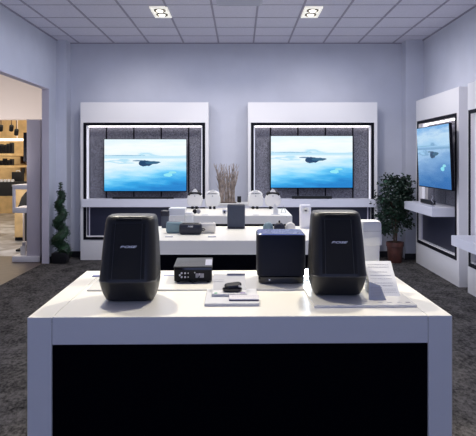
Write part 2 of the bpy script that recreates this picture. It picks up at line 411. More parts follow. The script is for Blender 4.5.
# amplifier
t = thing('amplifier', 'small black amplifier box with sockets on its front, beside the left loudspeaker', 'amplifier', (XX(193, 2.94), 2.94, TH+.007), 2)
MB().box(-.087, .087, 0, .255, .006, .070, .003).build('housing', M['gloss'], t)
MB().box(-.083, .083, -.0015, .002, .010, .058, .0008, 1).build('front_panel', M['slot'], t)
MB().box(-.089, .089, -.003, .26, .070, .0745, .0015).build('lid', M['body'], t)
MB().box(.055, .086, .03, .2, .0745, .0755).build('label_plate', M['silver'], t)
for x in (-.07, .07):
    for yv in (.02, .23): MB().lathe([(.008, 0), (.008, .006)], x, yv, 12).build('foot', M['slot'], t)
for (x, z) in ((-.052, .044), (-.052, .026), (-.036, .044), (-.036, .026), (-.060, .035)):
    MB().lathe([(.0045, 0), (.0045, .006), (.002, .007)], n=10).xf(TR((x, -.001, z), 90)).build('socket', M['silver'], t)
for x, z in ((-.022, .044), (-.022, .026), (.008, .046), (.03, .04)):
    MB().lathe([(.0028, 0), (.0028, .004)], n=8).xf(TR((x, -.001, z), 90)).build('socket', M['plas'], t)
MB().box(.012, .05, -.004, 0, .022, .042, .001, 1).build('terminal_block', M['grey'], t)
MB().tube([(-.03, -.004, .03), (-.018, -.02, .01), (0, -.012, .004), (.02, -.02, .012), (.03, -.004, .03)], .003, 6).build('cable', M['slot'], t)

# earbud display in the middle of the nearest table
def lines(mb, x0, x1, y0, y1, z, n, h=.0012):
    for k in range(n):
        yy = y0+(y1-y0)*k/max(1, n-1); x = x0
        while x < x1-.004:
            w_ = random.uniform(.004, .012); mb.box(x, min(x+w_, x1), yy-h, yy+h, z-.0003, z+.0004); x += w_+.002
    return mb
d0 = 2.493
t = thing('product_stand', 'low white two-step display block holding the dark earphone case', 'stand', (XX(232, d0), d0, TH), 1)
MB().box(-.107, .107, 0, .285, 0, .011, .001, 1).build('lower_block', M['standg'], t)
MB().box(-.082, .062, .125, .285, .011, .022, .001, 1).build('upper_block', M['standg'], t)
MB().prism_x([(.20, .022), (.285, .022), (.285, .075)], -.078, .058).build('back_plate', M['standg'], t, 0)
MB().box(-.02, .058, .280, .288, .070, .078).build('header_bar', M['grey'], t)
mk = MB(); lines(mk, -.078, -.03, .262, .25, .022, 2, .001); mk.xf(TR((0, 0, .036))).build('print', M['ink'], t, 0)
MB().lathe([(.007, .022), (.007, .0235)], -.066, .142, 12).build('green_mark', M['green'], t)
MB().box(.035, .056, .136, .148, .022, .0235).build('purple_mark', M['purple'], t)
t = thing('earphone_case', 'dark oval earphone case with its lid raised on the white display block', 'case', (XX(232.3, 2.68), 2.665, TH+.0235), 4)
MB().rrect([(0, -.034, .034, -.012, .012, .012), (.003, -.040, .040, -.017, .017, .017), (.012, -.041, .041, -.018, .018, .018), (.017, -.037, .037, -.015, .015, .015)], 6).build('case_body', M['gloss'], t)
MB().rrect([(0, -.033, .033, -.012, .012, .012), (.008, -.036, .036, -.015, .015, .014), (.014, -.028, .030, -.01, .01, .01)], 6).xf(TR((.004, .012, .018), 35, -6)).build('case_lid', M['navy'], t)
MB().lathe([(.006, .0), (.007, .006), (.003, .010)], .03, -.002, 12).xf(TR((0, 0, .016))).build('earbud', M['silver'], t)
MB().lathe([(.006, .0), (.007, .006), (.003, .010)], -.026, -.006, 12).xf(TR((0, 0, .014))).build('earbud', M['slot'], t)
t = tag(MB().box(-.060, .060, -.0, .085, 0, .008, .001, 1).build('price_card', M['cardg']), 'small white price card leaning on the front of the low display block', 'card')
t.location = (XX(244, 2.53), 2.535, TH+.0112)
MB().box(-.058, .058, -.0012, .001, .0008, .0045).build('card_edge', M['inkd'], t)
lines(MB(), -.05, .05, .070, .02, .008, 3, .0012).build('print', M['ink'], t, 0)

# slanted paper sign and wedge at the right end
t = thing('slanted_sign', 'large white slanted text sign at the right end behind the black loudspeaker', 'sign', on1(.58, 2.62, TH+.010), 0)
import mathutils
pl = [(0, 0), (.17, .118), (.172, .114), (.172, 0)]
MB().prism_x(pl, -.03, .085).build('sign_panel', M['paper'], t, 0)
ang = math.degrees(math.atan2(.118, .17))
pm = MB(); lines(pm, -.02, .075, .185, .17, 0, 2, .0013); lines(pm, -.02, .06, .14, .135, 0, 1, .0008); lines(pm, -.02, .07, .12, .10, 0, 2, .0008); lines(pm, -.02, .07, .075, .06, 0, 2, .0008); lines(pm, -.03, .075, .04, .02, 0, 3, .0008)
pm.xf(TR((0, -.0005, .0005), ang)).build('print', M['inkl'], t, 0)
t = thing('sign_holder', 'clear wedge-shaped acrylic sign holder beside the right loudspeaker foot', 'holder', on1(.555, 2.548, TH+.010), -8)
MB().rings([[(-.036, 0, 0), (.034, -.0, 0), (.030, .06, 0), (-.02, .06, 0)], [(-.032, .03, .066), (.012, .03, .052), (.012, .04, .052), (-.028, .04, .066)]]).build('wedge', M['wedge'], t, 0)
pm = MB(); lines(pm, -.024, .02, .012, .05, 0, 7, .0014)
pm.xf(TR((-.003, -.003, .001), 65.5)).build('print', M['ink'], t, 0)
for k, xx in enumerate((.55, .587, .627, .66)):
    MB().box(xx-.009, xx+.009, 2.500-T1[1], 2.510-T1[1], TH+.0098, TH+.0108).build('printed_mark', M['inkd'] if k == 3 else M['ink'], table1, 0)

# pale pieces behind the two big loudspeakers
def white_tower(label, x, d, rz=0):
    t = thing('white_speaker', label, 'speaker', (x, d, TH+.007), rz, 'white loudspeakers at the back of the nearest table')
    MB().rrect([(0, -.040, .040, 0, .11, .02), (.003, -.043, .043, -.002, .112, .022), (.158, -.044, .044, -.002, .112, .02)], 6).build('lower_cabinet', M['plas'], t, 40)
    MB().rrect([(.158, -.044, .050, -.006, .118, .016), (.161, -.047, .053, -.008, .12, .016), (.262, -.047, .050, -.008, .12, .016), (.270, -.043, .046, -.004, .115, .014)], 6).build('upper_cabinet', M['plas'], t, 40)
    MB().box(-.038, .04, -.0095, -.007, .225, .2265).build('seam_line', M['grey'], t)
    return t
wt = white_tower('white loudspeaker standing behind the right black loudspeaker', XX(371, 3.04), 3.04)
copy_tree(wt, 'white loudspeaker almost hidden behind the left black loudspeaker', (XX(115, 3.04), 3.04, TH+.007), 0)
t = tag(MB().box(-.025, .025, 0, .03, 0, .004, .0008, 1).build('price_card', M['bluecard']), 'small dark blue card at the back edge between left loudspeaker and amplifier', 'card')
t.location = on1(-.335, 3.13, TH+.0005)
t = tag(MB().box(-.02, .02, 0, .03, 0, .004, .0008, 1).build('price_card', M['bluecard']), 'small dark blue card at the back left corner behind the left loudspeaker', 'card')
t.location = on1(-.685, 3.13, TH+.0005)

# ------------------------------------------------------------ things on the middle table
def put(o, px, d, z=TH, rz=0):
    o.location = (XX(px, d), d, z); o.rotation_euler = (0, 0, math.radians(rz)); return o
t = put(thing('tall_speaker', 'slate-blue upright speaker standing on the middle table before the twigs', 'speaker', (0, 0, 0)), 236.1, 5.3)
MB().rrect([(0, -.066, .066, .003, .10, .012), (.004, -.072, .072, 0, .105, .014), (.018, -.072, .072, 0, .105, .014)], 5).build('plinth', M['navy'], t)
MB().rrect([(.018, -.0735, .0735, -.001, .106, .014), (.190, -.0735, .0735, -.001, .106, .014), (.198, -.071, .071, .002, .103, .012)], 5).build('grille', M['slate'], t)
MB().rrect([(.198, -.071, .071, .002, .103, .012), (.201, -.066, .066, .006, .10, .01)], 5).build('top_cap', M['navy'], t)
def pill(name, label, m, w, h, dep, px, d, rz=0, logo=False, loop=False):
    t = put(thing(name, label, 'speaker', (0, 0, 0)), px, d, TH, rz)
    b = MB(); n = 20; rings = []
    for s, k in ((-1, .55), (-.96, .8), (-.88, .95), (-.75, 1), (.75, 1), (.88, .95), (.96, .8), (1, .55)):
        rings.append([(s*w/2, dep/2*k*max(-1, min(1, 1.15*math.cos(2*PI*i/n))), h/2+h/2*k*max(-1, min(1, 1.1*math.sin(2*PI*i/n)))) for i in range(n)])
    b.rings(rings).build('grille', m, t, 60)
    MB().box(-w*.36, w*.36, -.012, .012, h-.002, h+.003, .001, 1).build('button_strip', M['slot'] if m is M['navy'] else M['grey'], t)
    if logo: text_mb('BOSE', .016, .35, .0005).xf(TR((0, -dep/2-.0015, h*.74), 90)).build('logo', M['logo'], t, 0)
    if loop: MB().tube([(w/2-.004, 0, h*.5), (w/2+.018, 0, h*.52), (w/2+.024, 0, h*.4), (w/2+.016, 0, h*.32), (w/2-.004, 0, h*.4)], .004, 8).build('carry_loop', M['slot'], t)
    return t
pill('portable_speaker', 'teal portable speaker partly behind the navy one on the middle table', M['teal'], .13, .090, .055, 174.5, 4.99)
pill('portable_speaker', 'navy-black portable speaker with carry loop, left front of the middle table', M['navy'], .172, .086, .06, 190.6, 4.90, 0, True, True)
pill('portable_speaker', 'cream portable speaker partly behind the navy one on the middle table', M['cream'], .13, .085, .055, 207.3, 4.99)
def dome(label, m, px, d, nub=False, w=.088):
    t = put(thing('rounded_speaker', label, 'speaker', (0, 0, 0)), px, d)
    MB().rrect([(0, -w/2+.008, w/2-.008, .004, .05, .018), (.004, -w/2, w/2, 0, .056, .022), (.06, -w/2, w/2, 0, .056, .024), (.080, -w/2+.008, w/2-.008, .004, .052, .022), (.092, -w/2+.024, w/2-.024, .012, .044, .016), (.096, -w/2+.034, w/2-.034, .02, .036, .008)], 6).build('grille', m, t, 60)
    MB().tube([(-w/2+.004, .028, .05), (-w/2-.004, .02, .03), (-w/2+.002, .0, .02)], .003, 6).build('strap', M['slot'], t)
    if nub: MB().lathe([(.007, .094), (.007, .108), (.004, .112)], 0, .028, 12).build('hook', M['slot'], t)
    return t
dome('teal rounded speaker behind the cube speaker, leftmost of three', M['teal'], 268.3, 4.86, w=.08)
dome('black rounded speaker with a hook behind the cube speaker, middle of three', M['navy'], 279.6, 4.83, True)
dome('cream rounded speaker behind the cube speaker, rightmost of three', M['cream'], 290.6, 4.86, w=.08)
t = put(thing('white_cylinder_speaker', 'pale tall rounded speaker rising behind the navy portable speaker', 'speaker', (0, 0, 0)), 189, 5.2)
MB().rrect([(0, -.040, .040, 0, .07, .025), (.12, -.038, .038, 0, .07, .025)], 6).build('lower_cabinet', M['clear'], t)
MB().rrect([(.121, -.038, .038, 0, .07, .025), (.135, -.036, .036, 0, .07, .025), (.142, -.030, .030, .005, .065, .02)], 6).build('top_cap', M['plas'], t)
t = put(thing('white_box_speaker', 'white upright speaker with round cone between cube speaker and right loudspeaker', 'speaker', (0, 0, 0)), 305.7, 5.32)
MB().rrect([(0, -.042, .042, 0, .08, .012), (.006, -.046, .046, -.002, .082, .014), (.188, -.046, .046, -.002, .082, .014), (.194, -.042, .042, 0, .08, .012)], 5).build('cabinet', M['shelfw'], t)
MB().lathe([(.030, 0), (.030, .003), (.024, .003), (.01, .001)], n=20).xf(TR((0, -.001, .150), 90)).build('cone', M['plas'], t)
t = put(thing('mug_shaped_speaker', 'small black speaker with a lid at the left back of the middle table', 'speaker', (0, 0, 0)), 164.8, 5.36)
MB().rrect([(0, -.026, .026, 0, .05, .01), (.004, -.029, .029, -.002, .052, .012), (.10, -.031, .031, -.002, .052, .012)], 5).build('body', M['slate'], t)
MB().rrect([(.10, -.035, .035, -.006, .056, .014), (.142, -.035, .035, -.006, .056, .014), (.148, -.02, .02, .01, .04, .01)], 5).build('lid', M['navy'], t)
for px, lb in ((169, 'tiny dark-edged price card before the teal portable speaker'), (212, 'tiny dark-edged price card before the cream portable speaker')):
    t = put(tag(MB().box(-.03, .03, 0, .03, 0, .008, .001, 1).build('price_card', M['paper']), lb, 'card'), px, 4.72)
    MB().box(-.028, .028, -.001, .001, .001, .006).build('card_edge', M['ink'], t)

# ------------------------------------------------------------ things on the farthest table
def hp_stand(label, px, cap):
    t = put(thing('headphone_stand', label, 'headphones', (0, 0, 0), 0, 'white headphone stands'), px, 7.44)
    w = .083
    pts = [(-w+.030, .030), (w-.030, .030), (w-.008, .045), (w, .075), (w, .125), (w-.010, .155), (w-.028, .168), (-w+.028, .168), (-w+.010, .155), (-w, .125), (-w, .075), (-w+.008, .045)]
    MB().rings([[(x*.93, -.006, z*.97+.003) for x, z in pts], [(x, .004, z) for x, z in pts], [(x, .040, z) for x, z in pts], [(x*.93, .048, z*.97+.003) for x, z in pts]]).build('face_plate', M['plas'], t, 40)
    MB().tube([(-.062, .03, .155), (-.05, .03, .176), (-.025, .03, .189), (0, .03, .193), (.025, .03, .189), (.05, .03, .176), (.062, .03, .155)], .019, 8).build('headband', M['navy'] if cap else M['plas'], t, 60)
    MB().rings([[(-.044, -.002, .178), (.044, -.002, .178), (.022, -.002, .205), (0, -.002, .217), (-.022, -.002, .205)], [(-.044, .03, .178), (.044, .03, .178), (.022, .03, .205), (0, .03, .217), (-.022, .03, .205)]][::1]).xf(TR((0, -.018, .014) if cap else (0, 0, 0), 0, 0, 0, (.72, 1, 1) if cap else (1.2, 1, 1))).build('peak', M['plas'], t, 0)
    MB().box(-.006, .006, -.008, -.005, .138, .156, .001, 1).build('emblem', M['ink'], t)
    for s in (-.026, .018):
        MB().rrect([(0, s-.013, s+.013, -.002, .04, .006), (.03, s-.013, s+.013, -.002, .04, .006)], 3).build('foot', M['slot'], t)
    t.scale = (1.08, 1.08, 1.03)
    if cap: MB().tube([(-.066, .0, .158), (-.052, -.002, .176), (-.026, -.002, .186), (0, -.002, .189), (.026, -.002, .186), (.052, -.002, .176), (.066, .0, .158)], .013, 8).build('head_cushion', M['slot'], t, 60)
    return t
hp_stand('white headphone stand with a black headband, far left of the four', 194.8, True)
hp_stand('white headphone stand with a white peak, just left of the twigs', 212.6, False)
hp_stand('white headphone stand with a white peak, right of the slate speaker', 255.6, False)
hp_stand('white headphone stand with a black headband, far right of the four', 272.9, True)
t = put(thing('earcup_pair', 'small dark round ear cups below the far left white headphone stand', 'headphones', (0, 0, 0)), 196.6, 6.78)
for s in (-.018, .020): MB().lathe([(.022, 0), (.024, .008), (.02, .016)], n=16).xf(TR((s, 0, .026), 90)).build('ear_cup', M['slot'] if s < 0 else M['grey'], t)
t = put(tag(MB().rrect([(0, -.085, .085, 0, .2, .006), (.068, -.085, .085, 0, .2, .006), (.072, -.082, .082, .003, .197, .006)], 3).build('white_box', M['plas']), 'low white box at the left front of the farthest table', 'box'), 176.8, 6.58)
t = put(thing('camera_device', 'small silver gadget beside the slate-blue upright speaker on the farthest table', 'gadget', (0, 0, 0)), 224.5, 6.75)
MB().box(-.022, .022, 0, .03, .0, .045, .005).build('body', M['silver'], t); MB().lathe([(.012, 0), (.012, .01)], n=12).xf(TR((0, 0, .022), 90)).build('lens', M['slot'], t)
t = put(thing('satellite_speaker', 'tiny black cube speaker on a thin stem right of the twigs', 'speaker', (0, 0, 0)), 239.2, 7.2)
MB().box(-.022, .022, 0, .05, .092, .160, .004).build('cabinet', M['slot'], t)
MB().lathe([(.006, .005), (.005, .095)], 0, .02, 8).build('stem', M['plas'], t); MB().lathe([(.03, 0), (.03, .006)], 0, .02, 16).build('foot', M['plas'], t)
t = put(thing('earbud_stand', 'small white earbud stand on a card before the far right headphone stand', 'stand', (0, 0, 0)), 275.5, 6.68)
MB().box(-.045, .045, -.02, .05, 0, .008, .002).build('card', M['paper'], t)
MB().rrect([(.008, -.025, .03, 0, .03, .01), (.05, -.02, .026, 0, .03, .01), (.10, -.03, .012, 0, .03, .01), (.108, -.02, .005, .005, .02, .006)], 4).build('figure', M['plas'], t)
t = put(thing('wire_stand', 'thin white triangular wire stand at the right end of the farthest table', 'stand', (0, 0, 0)), 283.5, 6.9)
MB().tube([(-.026, 0, .003), (0, .02, .075), (.026, 0, .003)], .003, 6).build('wire_loop', M['grey'], t)
MB().box(-.03, .03, -.015, .03, 0, .004).build('foot', M['plas'], t)
for px, d, lb in ((205, 6.62, 'small white card lying at the left front of the farthest table'), (256, 6.62, 'small white card lying before the third headphone stand')):
    t = put(tag(MB().box(-.035, .035, 0, .03, 0, .005, .001, 1).build('price_card', M['paper']), lb, 'card'), px, d)
    MB().box(-.033, .033, -.001, .001, .001, .004).build('card_edge', M['ink'], t)

# ------------------------------------------------------------ wall units with televisions
def wall_unit(label, loc, rz, W, D=.24, frame_x=(.045, .05), shelf=(0, 0, .03, .915, .79), bright=1):
    t = thing('wall_unit', label, 'wall unit', loc, rz)
    HT, f0, f1 = 2.365, .305, 2.06      # height, frame bottom, frame top
    xa, xb = frame_x[0], W-frame_x[1]; ft = .042
    MB().box(0, xa+ft, 0, D, 0, HT).box(xb-ft, W, 0, D, 0, HT).box(xa+ft, xb-ft, 0, D, f1-ft, HT).box(xa+ft, xb-ft, 0, D, 0, f0+ft).box(xa+ft, xb-ft, D-.02, D, f0, f1).build('surround', M['unit'], t, 0)
    fr = MB()
    for a in ((xa, xa+ft, f0, f1), (xb-ft, xb, f0, f1), (xa+ft, xb-ft, f1-ft, f1), (xa+ft, xb-ft, f0, f0+ft)): fr.box(a[0], a[1], -.008, .004, a[2], a[3])
    fr.build('frame', M['frame'], t, 0)
    i0, i1 = xa+ft, xb-ft; rb = D-.03
    sz1, sz0 = shelf[3], shelf[4]
    pn = MB(); edges = [i0, i0+.26, i0+.26+.42, i0+.26+.84, i0+.26+1.26, i1]
    if W < 1.9: edges = [i0, i0+.3, i0+.8, i0+1.3, i1]
    for a, b in zip(edges, edges[1:]):
        if b-a > .03: pn.box(a+.012, b-.012, rb-.014, rb, sz1, f1-ft)
    pn.build('felt_panel', M['felt'], t, 0)
    MB().box(i0, i1, rb, rb+.01, f0+ft, f1-ft).build('back_board', M['frame'], t, 0)
    MB().box(i0, i1, .05, .065, f0+ft, sz0).build('lower_panel', M['dpanel'], t, 0)
    MB().box(i0+.005, i1-.005, rb-.06, rb-.01, f1-ft-.014, f1-ft-.002).build('light_strip', M['led'], t, 0)
    for x in (i0+.002, i1-.018): MB().box(x, x+.016, .06, .09, sz1, f1-ft).build('edge_light', M['ledsoft'], t, 0)
    MB().box(i0, i1, .015, .05, f0+ft, f0+ft+.014).build('lower_sill', M['unit'], t, 0)
    for x in (i0+.03, i1-.05): MB().box(x, x+.014, .038, .05, f0+ft+.014, sz0).build('edge_trim', M['post'], t, 0)
    sx0, sx1, sd = shelf[0], shelf[1], shelf[2]
    MB().box(sx0, sx1, -sd, rb, sz0, sz1, .002, 1).build('shelf', M['shelfw'], t, 0)
    return t
UD = 9.6
X1 = XX(80.5, UD); X2 = XX(248, UD)
W1 = 128*UD/F; W2 = 129.3*UD/F
U1 = wall_unit('white wall unit with grey felt panels, left one on the back wall', (X1, UD, 0), 0, W1, shelf=(.02, W1-.02, .035, .915, .795))
U2 = wall_unit('white wall unit with grey felt panels, right one on the back wall', (X2, UD, 0), 0, W2, shelf=(.02, W2-.02, .035, .915, .795))
RX = 2.58
U3 = wall_unit('white wall unit with deep shelf on the right wall, behind the ficus', (RX, 9.38, 0), -90, 1.84, D=.18, frame_x=(.08, .08), shelf=(.18, 1.51, .22, .91, .80))
U4 = wall_unit('nearest white wall unit on the right wall, cut by the photo edge', (RX, 7.25, 0), -90, 1.84, D=.18, frame_x=(.04, .08), shelf=(.10, 1.6, .22, .66, .55))

def television(label, w, h, m, group='wall televisions'):
    t = thing('television', label, 'television', (0, 0, 0))
    MB().box(-w/2, w/2, 0, .035, 0, h, .003).build('bezel', M['frame'], t, 0)
    me = bpy.data.meshes.new('screen'); e = .008
    me.from_pydata([(-w/2+e, -.001, e*1.6), (w/2-e, -.001, e*1.6), (w/2-e, -.001, h-e), (-w/2+e, -.001, h-e)], [], [(0, 1, 2, 3)])
    u = me.uv_layers.new(name='UVMap')
    for i, c in enumerate(((0, 0), (1, 0), (1, 1), (0, 1))): u.data[i].uv = c
    me.materials.append(m); o = bpy.data.objects.new('screen', me); COL.objects.link(o); o.parent = t
    MB().box(-.2, .2, .035, .10, h*.3, h*.7).build('wall_mount', M['frame'], t, 0)
    return t
TD = UD+.075
def tvsize(x0, x1, y0, y1, d): return (x1-x0)*d/F, (y1-y0)*d/F
w, h = tvsize(103.8, 186.8, 138.8, 191.8, TD)
tv = television('television showing a bright sea view in the left back wall unit', w, h, M['screen']); tv.location = (XX(145.3, TD), TD, ZZ(191.8, TD))
w, h = tvsize(270.4, 353, 135.5, 188.5, TD)
tv = television('television showing a bright sea view in the right back wall unit', w, h, M['screen']); tv.location = (XX(311.7, TD), TD, ZZ(188.5, TD))
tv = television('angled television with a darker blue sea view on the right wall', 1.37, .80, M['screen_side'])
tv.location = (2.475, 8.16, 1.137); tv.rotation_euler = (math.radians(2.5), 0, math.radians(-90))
mt = thing('tv_bracket', 'pale wall bracket rail above the angled right wall television', 'bracket', (2.60, 8.16, 1.90), -90)
MB().box(-.40, .40, -.0, .03, .0, .03).build('rail', M['silver'], mt, 0)
for x in (-.22, .28): MB().box(x, x+.02, -.03, .0, -.03, .08).build('hook', M['post'], mt, 0)

def soundbar(label, w, h, loc, rz=0, dep=.06):
    t = thing('soundbar', label, 'soundbar', loc, rz)
    MB().box(-w/2, w/2, 0, dep, .003, h, .004).build('cabinet', M['navy'], t)
    MB().box(-w/2+.006, w/2-.006, -.002, .002, .008, h-.006, .001, 1).build('grille', M['grille'], t)
    for s in (-1, 1): MB().box(s*w*.4-.01, s*w*.4+.01, .01, dep-.01, 0, .004).build('foot', M['slot'], t)
    return t
soundbar('low black soundbar on the shelf below the left back television', .92, .032, (XX(143, UD), UD+.0, .915))
soundbar('black soundbar on the shelf below the right back television', .60, .045, (XX(312, UD), UD+.0, .915))
soundbar('black soundbar on the deep shelf below the right wall television', .50, .055, (2.50, 8.62, .91), -90)
t = thing('wire_figure', 'small clear curved gadget beside the soundbar on the deep right shelf', 'gadget', (2.44, 8.12, .91))
MB().lathe([(.03, 0), (.03, .006), (.005, .01)], n=14).build('foot', M['silver'], t)
MB().tube([(0, 0, .008), (.015, 0, .05), (-.012, 0, .08), (.01, 0, .12), (.0, 0, .14)], .006, 8).build('stem', M['silver'], t)

# low cabinet and dried twigs between the back wall units
t = thing('low_plinth', 'low white plinth against the back wall carrying the dried twigs', 'plinth', (-.14, 8.95, 0))
MB().box(-.26, .26, 0, .40, 0, .86, .003).build('cabinet', M['unit'], t)
MB().box(-.27, .27, -.01, .41, .86, .893, .003).build('top', M['white'], t)
t = thing('dried_twigs', 'bundle of tall dried brown twigs between the two back televisions', 'twigs', (XX(227.5, 9.08), 9.08, .893))
tw = MB()
for k in range(52):
    bx, by = random.uniform(-.11, .11), random.uniform(-.04, .04)
    lean = bx*random.uniform(.1, 1.0)+random.uniform(-.04, .04); hh = random.uniform(.38, .56)
    pts = []; j = random.uniform(-.015, .015)
    for q in range(6):
        f = q/5; pts.append((bx+lean*f*f+j*math.sin(f*7+k), by+.04*f*random.uniform(-1, 1), .012+hh*f))
    tw.tube(pts, [.0066*(1-.72*q/5) for q in range(6)], 5)
    for _ in range(3):
        q = random.randint(2, 4); p = pts[q]; a = random.uniform(-1, 1)
        tw.tube([p, (p[0]+.02*a, p[1], p[2]+.04), (p[0]+.05*a, p[1], p[2]+.10)], [.0035, .003, .0015], 4)
tw.build('branches', M['twig'], t, 60)
MB().box(-.13, .13, -.05, .05, 0, .012, .003).build('holder', M['bark'], t)

# ------------------------------------------------------------ plants
def leaf(mb, c, s, rnd=random):
    d = Vector((rnd.uniform(-1, 1), rnd.uniform(-1, 1), rnd.uniform(-.9, .6))).normalized()
    u = d.cross(Vector((rnd.uniform(-1, 1), rnd.uniform(-1, 1), rnd.uniform(-1, 1)))).normalized(); nrm = d.cross(u)
    c = Vector(c); w = s*.30
    a, b_, m1, m2 = c, c+d*s-nrm*s*.1, c+d*s*.45+u*w+nrm*s*.08, c+d*s*.45-u*w+nrm*s*.08
    vs = [mb.bm.verts.new(v) for v in (a, m1, b_, m2)]; mb.bm.faces.new(vs)
FD = 9.38
t = thing('ficus_plant', 'potted leafy ficus tree in the right back corner', 'plant', (XX(395, FD), FD, 0))
MB().lathe([(.075, 0), (.095, .0), (.10, .02), (.115, .22), (.118, .235), (.128, .24), (.128, .30), (.115, .302), (.108, .28)], n=24).build('pot', M['terra'], t)
MB().lathe([(.108, .275), (.05, .285), (.001, .287)], n=20).build('soil', M['soil'], t)
tk = MB()
for k in range(4):
    a = k*1.7; tk.tube([(.02*math.cos(a), .02*math.sin(a), .28), (.03*math.cos(a+1), .03*math.sin(a+1), .48), (.05*math.cos(a+1.6), .05*math.sin(a+1.6), .72), (.14*math.cos(a), .10*math.sin(a), 1.02)], [.013, .011, .009, .005], 7)
for k in range(16):
    a = random.uniform(0, 2*PI); z = random.uniform(.55, .95)
    tk.tube([(0.02, 0, z), (.14*math.cos(a), .10*math.sin(a), z+.12), (.25*math.cos(a), .17*math.sin(a), z+.16)], [.006, .004, .002], 5)
tk.build('trunk', M['bark'], t, 60)
for nm, mm, cnt in (('foliage', M['leaf'], 3600), ('foliage', M['leaf2'], 420)):
    fl = MB(); clumps = [(random.uniform(-.23, .23), random.uniform(-.11, .11), random.uniform(.46, 1.24), random.uniform(.05, .10)) for _ in range(80)]
    clumps = [c for c in clumps if (c[0]/.30)**2+((c[2]-.90)/.45)**2 < 1.05 or (c[2] < .6 and abs(c[0]) < .18)]
    for k in range(cnt):
        c = random.choice(clumps); v = Vector((random.gauss(0, 1), random.gauss(0, 1), random.gauss(0, 1)))*c[3]*.62
        p = (c[0]+v.x, c[1]+v.y, c[2]+v.z)
        if p[0] > .25: continue
        leaf(fl, (p[0], min(p[1], .16), p[2]), random.uniform(.035, .06))
    fl.build(nm, mm, t, 0)
SD = 9.33
t = thing('spiral_topiary', 'dark green spiral topiary standing in the left back corner', 'plant', (XX(60.5, SD), SD, 0))
MB().rrect([(0, -.085, .085, -.075, .075, .02), (.01, -.09, .09, -.08, .08, .02), (.15, -.095, .095, -.085, .085, .02), (.155, -.085, .085, -.075, .075, .02)], 4).build('pot', M['skirt'], t)
MB().tube([(0, 0, .14), (.0, 0, .6), (0, 0, 1.16)], [.012, .010, .004], 8).build('stem', M['bark'], t)
fl = MB(); cr = MB(); n = 120; path = []; rad = []
for i in range(n):
    f = i/(n-1); z = .16+.88*f; R = (.052*(1-f)+.018*f); a = 2*PI*3.4*f-.7
    path.append((R*math.cos(a), R*math.sin(a), z)); rad.append(.105*(1-f)+.048*f)
cr.tube(path, [r*.72 for r in rad], 8); cr.build('foliage_core', M['topi'], t, 60)
for k in range(3600):
    i = random.randrange(n); v = Vector((random.gauss(0, 1), random.gauss(0, 1), random.gauss(0, .9))).normalized()*rad[i]*random.uniform(.6, 1.0)
    leaf(fl, (path[i][0]+v.x, path[i][1]+v.y, path[i][2]+v.z), random.uniform(.016, .028))
for k in range(60): leaf(fl, (random.gauss(0, .008), random.gauss(0, .008), random.uniform(1.0, 1.18)), .03)
fl.build('foliage', M['topi'], t, 0)
t.scale = (1.16, 1.1, 1)

# ------------------------------------------------------------ neighbouring shop: fittings
PD = 9.42
t = thing('shelf_divider', 'tall lavender-grey display divider with side shelves inside the left opening', 'divider', (XX(33.4, PD), PD, 0))
pw = 13.4*PD/F/2
MB().box(-pw, pw, 0, .5, .0, ZZ(119.5, PD), .003).build('upright', M['post'], t)
MB().box(-.31, pw+.0, -.02, .52, 0, .085, .003).build('base', M['shelfw'], t)
MB().box(-.31, -pw, .0, .5, ZZ(189.5, PD), ZZ(185, PD), .003).build('shelf', M['shelfw'], t)
MB().box(-.31, -pw, .0, .5, ZZ(213, PD), ZZ(208, PD), .003).build('shelf', M['shelfw'], t)
MB().box(-.31, -.28, .0, .06, ZZ(208, PD), ZZ(189.5, PD), .002).build('end_panel', M['shelfw'], t)
MB().box(-.31, -.295, .45, .5, .085, ZZ(213, PD), .002).build('rear_stay', M['beige'], t)
t = thing('hanging_screen', 'thin black screen seen edge-on beside the lavender divider', 'screen', (XX(25.3, 9.7), 9.7, ZZ(161.5, 9.7)))
MB().box(-.03, .02, 0, .35, 0, .44, .003).build('housing', M['frame'], t); MB().box(-.034, -.028, .02, .33, .02, .42).build('panel', M['gloss'], t)
t = thing('brochure_box', 'small white carton standing on the base of the lavender divider', 'box', (XX(23.5, 9.6), 9.55, .085), 10)
MB().box(-.03, .045, 0, .09, 0, .13, .003).build('carton', M['plas'], t); MB().box(-.005, .047, -.01, .1, .13, .19, .003).build('carton_top', M['plas'], t); MB().box(.003, .035, -.012, -.009, .14, .175).build('print', M['ink'], t)
t = thing('black_chair_back', 'black curved seat shell tucked under the divider shelf in the left opening', 'chair', (XX(25, 10.6), 10.6, 0))
MB().rings([[(x, .0, z) for x, z in ((-.16, .66), (.10, .66), (.10, 1.0), (.02, .98), (-.06, .88), (-.10, .76))], [(x, .05, z) for x, z in ((-.16, .66), (.10, .66), (.10, 1.0), (.02, .98), (-.06, .88), (-.10, .76))]]).build('shell', M['slot'], t, 0)
MB().box(-.02, .02, .0, .05, .03, .66).box(-.12, .12, -.1, .15, 0, .03).build('pedestal', M['slot'], t)
# oak cabinet under the counter height
t = thing('wooden_cabinet', 'golden wood cabinet door seen low behind the lavender divider', 'cabinet', (XX(22, 11.9), 11.9, 0))
MB().box(-.14, .25, 0, .4, .06, 1.0, .004).build('carcass', M['wood'], t); MB().box(-.13, .24, -.018, 0, .07, .98, .003).build('door', M['wood'], t); MB().box(-.14, .25, .03, .38, 0, .06).build('plinth', M['frame'], t)
MB().box(-.18, .28, -.03, .42, 1.0, 1.04, .003).build('counter_top', M['grey'], t)
